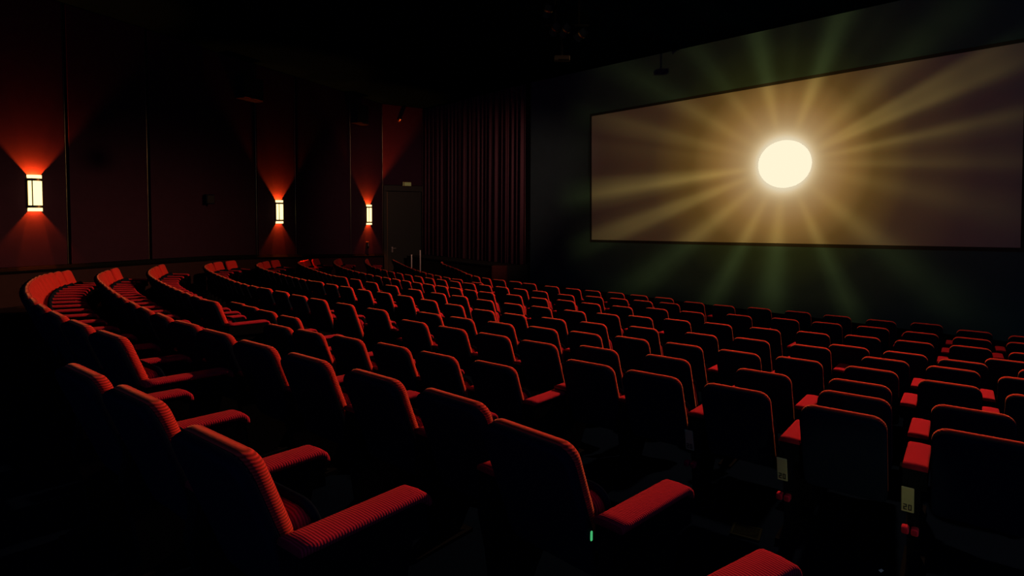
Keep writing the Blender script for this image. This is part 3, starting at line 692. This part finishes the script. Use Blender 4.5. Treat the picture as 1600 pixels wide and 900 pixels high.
uu = mth('MULTIPLY', mth('DIVIDE', sx.outputs['X'], az), DIST * 50 * flip * 1)
vv = mth('MULTIPLY', mth('DIVIDE', sx.outputs['Y'], az), DIST * 50 * 1)
key = mth('SUBTRACT', 1.0, mth('MULTIPLY', uu, .00085))        # skew added so the burst looks even from the camera
uu = mth('DIVIDE', uu, key); vv0 = vv; vv = mth('DIVIDE', vv, key)
rr = mth('SQRT', mth('ADD', mth('MULTIPLY', uu, uu), mth('MULTIPLY', vv, vv)))
th = mth('FRACT', mth('ADD', mth('DIVIDE', mth('ARCTAN2', vv, uu), 2 * math.pi), 1.0))
def ramp(fac, stops, interp='EASE'):
    n_ = N_.new('ShaderNodeValToRGB'); n_.color_ramp.interpolation = interp
    e = n_.color_ramp.elements
    while len(e) > 1: e.remove(e[-1])
    e[0].position = stops[0][0]; e[0].color = (*stops[0][1], 1) if isinstance(stops[0][1], tuple) else (*([stops[0][1]] * 3), 1)
    for p, c_ in stops[1:]:
        q_ = e.new(p); q_.color = (*c_, 1) if isinstance(c_, tuple) else (*([c_] * 3), 1)
    K.new(fac, n_.inputs[0]); return n_.outputs[0]
rays = [(1, .10, 2), (8.5, .6, 2.2), (21.3, .75, 2.2), (25.8, .8, 2.2), (41, .35, 7), (57, .05, 3), (70.5, .8, 6), (88, .1, 3), (103, .7, 6), (127, .3, 5), (147, .35, 5), (163, .3, 4), (172, .1, 3), (185.5, 1.0, 4.0), (199.5, .75, 4), (218.5, .6, 6), (243, .65, 5.5), (265.5, .7, 8), (294, .6, 5), (318, .4, 7), (345, .2, 6), (357, .3, 1.8)]
vals = []
for i in range(121):
    d = i * 3.0; v = 0
    for a0_, am, wd in rays:
        q_ = ((d - a0_ + 180) % 360) - 180; v += am * math.exp(-(q_ / max(2.2, wd * .75)) ** 2)
    vals.append(min(1, v))
# the angle is split into four ramps of 30 degrees x 3 each so that every ray keeps its width
parts = []
NS = 5
for s_ in range(NS):
    a_, b_ = s_ / NS, (s_ + 1) / NS
    st = []
    for i in range(25):
        st.append((i / 24, vals[round((a_ + (b_ - a_) * i / 24) * 120)]))
    loc = mth('MULTIPLY', mth('SUBTRACT', th, a_), NS)
    inside = mth('MULTIPLY', mth('GREATER_THAN', loc, 0.0), mth('LESS_THAN', loc, 1.0))
    r_ = ramp(mth('MAXIMUM', mth('MINIMUM', loc, 1.0), 0.0), st, 'LINEAR')
    parts.append(mth('MULTIPLY', r_, inside))
ray_v = parts[0]
for p_ in parts[1:]: ray_v = mth('ADD', ray_v, p_)
rn = mth('DIVIDE', rr, 900.0, True)
halo = ramp(rn, interp='LINEAR', stops=[(0, (1.0, .85, .55)), (40 / 900, (1.0, .87, .60)), (46 / 900, (.86, .65, .36)), (52 / 900, (.67, .48, .235)), (60 / 900, (.53, .35, .15)), (70 / 900, (.44, .27, .10)), (85 / 900, (.36, .205, .064)), (102 / 900, (.275, .148, .034)), (140 / 900, (.115, .060, .008)), (200 / 900, (.040, .020, .005)), (300 / 900, (.015, .0075, .003)), (430 / 900, (.005, .004, .002)), (560 / 900, (.003, .002, .002)), (800 / 900, (.001, .001, .001)), (1, (0, 0, 0))])
rad = ramp(rn, [(0, 0.0), (45 / 900, .0), (75 / 900, .12), (110 / 900, .19), (160 / 900, .165), (230 / 900, .112), (320 / 900, .060), (420 / 900, .020), (560 / 900, .004), (800 / 900, .0)])
rc = N_.new('ShaderNodeMix'); rc.data_type = 'RGBA'; rc.blend_type = 'MULTIPLY'; rc.inputs['Factor'].default_value = 1
rc.inputs['A'].default_value = (1.0, .74, .20, 1)
K.new(mth('MULTIPLY', ray_v, rad), rc.inputs['B'])
ad = N_.new('ShaderNodeMix'); ad.data_type = 'RGBA'; ad.blend_type = 'ADD'; ad.inputs['Factor'].default_value = 1
K.new(halo, ad.inputs['A']); K.new(rc.outputs['Result'], ad.inputs['B'])
shut = mth('DIVIDE', mth('ADD', vv0, 265.0), 60.0, True)        # added lower cut-off keeps the beam off the seats
sh = N_.new('ShaderNodeMix'); sh.data_type = 'RGBA'; sh.blend_type = 'MULTIPLY'; sh.inputs['Factor'].default_value = 1
K.new(ad.outputs['Result'], sh.inputs['A']); K.new(shut, sh.inputs['B'])
K.new(sh.outputs['Result'], em.inputs['Color']); em.inputs['Strength'].default_value = 1

# added unseen spot over the front rows, standing in for screen light on the seats
L3 = bpy.data.lights.new('seat_fill_spot', 'SPOT'); L3.energy = 16500; L3.color = (1, .46, .20); L3.spot_size = R(128); L3.spot_blend = .9; L3.shadow_soft_size = .22
o3 = bpy.data.objects.new('seat_fill_spot', L3); COL.objects.link(o3)
src = Vector((9.3, 15.4, EYE + 5.78)); tgt = Vector((-3.4, 6.4, .3))
o3.location = src; o3.rotation_euler = (tgt - src).to_track_quat('-Z', 'Y').to_euler()
def beam_mask(L, o, d0, d1):
    # angle mask added to shape the beam: nothing leaves the lamp above d0 degrees under the horizontal, all of it under d1
    L.use_nodes = True; t_ = L.node_tree; e_ = t_.nodes['Emission']
    u_ = o.rotation_euler.to_matrix().transposed() @ Vector((0, 0, 1))
    c_ = t_.nodes.new('ShaderNodeTexCoord'); v_ = t_.nodes.new('ShaderNodeVectorMath'); v_.operation = 'DOT_PRODUCT'; v_.inputs[1].default_value = u_
    n1 = t_.nodes.new('ShaderNodeVectorMath'); n1.operation = 'NORMALIZE'
    m_ = t_.nodes.new('ShaderNodeMapRange'); m_.interpolation_type = 'SMOOTHSTEP'
    m_.inputs['From Min'].default_value = -math.sin(R(d0)); m_.inputs['From Max'].default_value = -math.sin(R(d1)); m_.inputs['To Min'].default_value = 0; m_.inputs['To Max'].default_value = 1
    t_.links.new(c_.outputs['Normal'], n1.inputs[0]); t_.links.new(n1.outputs[0], v_.inputs[0]); t_.links.new(v_.outputs['Value'], m_.inputs['Value']); 
    m2 = t_.nodes.new('ShaderNodeMapRange'); m2.interpolation_type = 'SMOOTHSTEP'       # and little straight down
    m2.inputs['From Min'].default_value = -math.sin(R(62)); m2.inputs['From Max'].default_value = -math.sin(R(30)); m2.inputs['To Min'].default_value = .10; m2.inputs['To Max'].default_value = 1
    t_.links.new(v_.outputs['Value'], m2.inputs['Value'])
    x_ = t_.nodes.new('ShaderNodeMath'); x_.operation = 'MULTIPLY'; t_.links.new(m_.outputs[0], x_.inputs[0]); t_.links.new(m2.outputs[0], x_.inputs[1])
    t_.links.new(x_.outputs[0], e_.inputs['Strength'])
beam_mask(L3, o3, 6, 17)
L4 = bpy.data.lights.new('curtain_fill_spot', 'SPOT'); L4.energy = 5500; L4.color = (1, .45, .30); L4.spot_size = R(36); L4.spot_blend = .9; L4.shadow_soft_size = .15  # unseen spot added to brighten the curtain and the wall beside it
o4 = bpy.data.objects.new('curtain_fill_spot', L4); COL.objects.link(o4)
src = Vector((6.5, 13.5, EYE + 5.78)); tgt = Vector((-4.8, 30.0, EYE - .3))
o4.location = src; o4.rotation_euler = (tgt - src).to_track_quat('-Z', 'Y').to_euler()

# an unseen dim spot added at the right rear, washing the pale seat plates of the nearest row
L2 = bpy.data.lights.new('plate_fill_spot', 'SPOT'); L2.energy = 40; L2.color = (1, .92, .38); L2.spot_size = R(22); L2.spot_blend = .8; L2.shadow_soft_size = .08
o2 = bpy.data.objects.new('plate_fill_spot', L2); COL.objects.link(o2)
src = Vector((1.75, 1.0, .60)); tgt = Vector((2.25, 3.6, 0.0))
o2.location = src; o2.rotation_euler = (tgt - src).to_track_quat('-Z', 'Y').to_euler()

sc.view_settings.view_transform = 'Standard'; sc.view_settings.look = 'None'; sc.view_settings.exposure = 0; sc.view_settings.gamma = 1
sc.view_settings.use_curve_mapping = False
sc.cycles.use_denoising = True
sc.cycles.max_bounces = 5; sc.cycles.diffuse_bounces = 3; sc.cycles.glossy_bounces = 3
sc.cycles.sample_clamp_indirect = 4
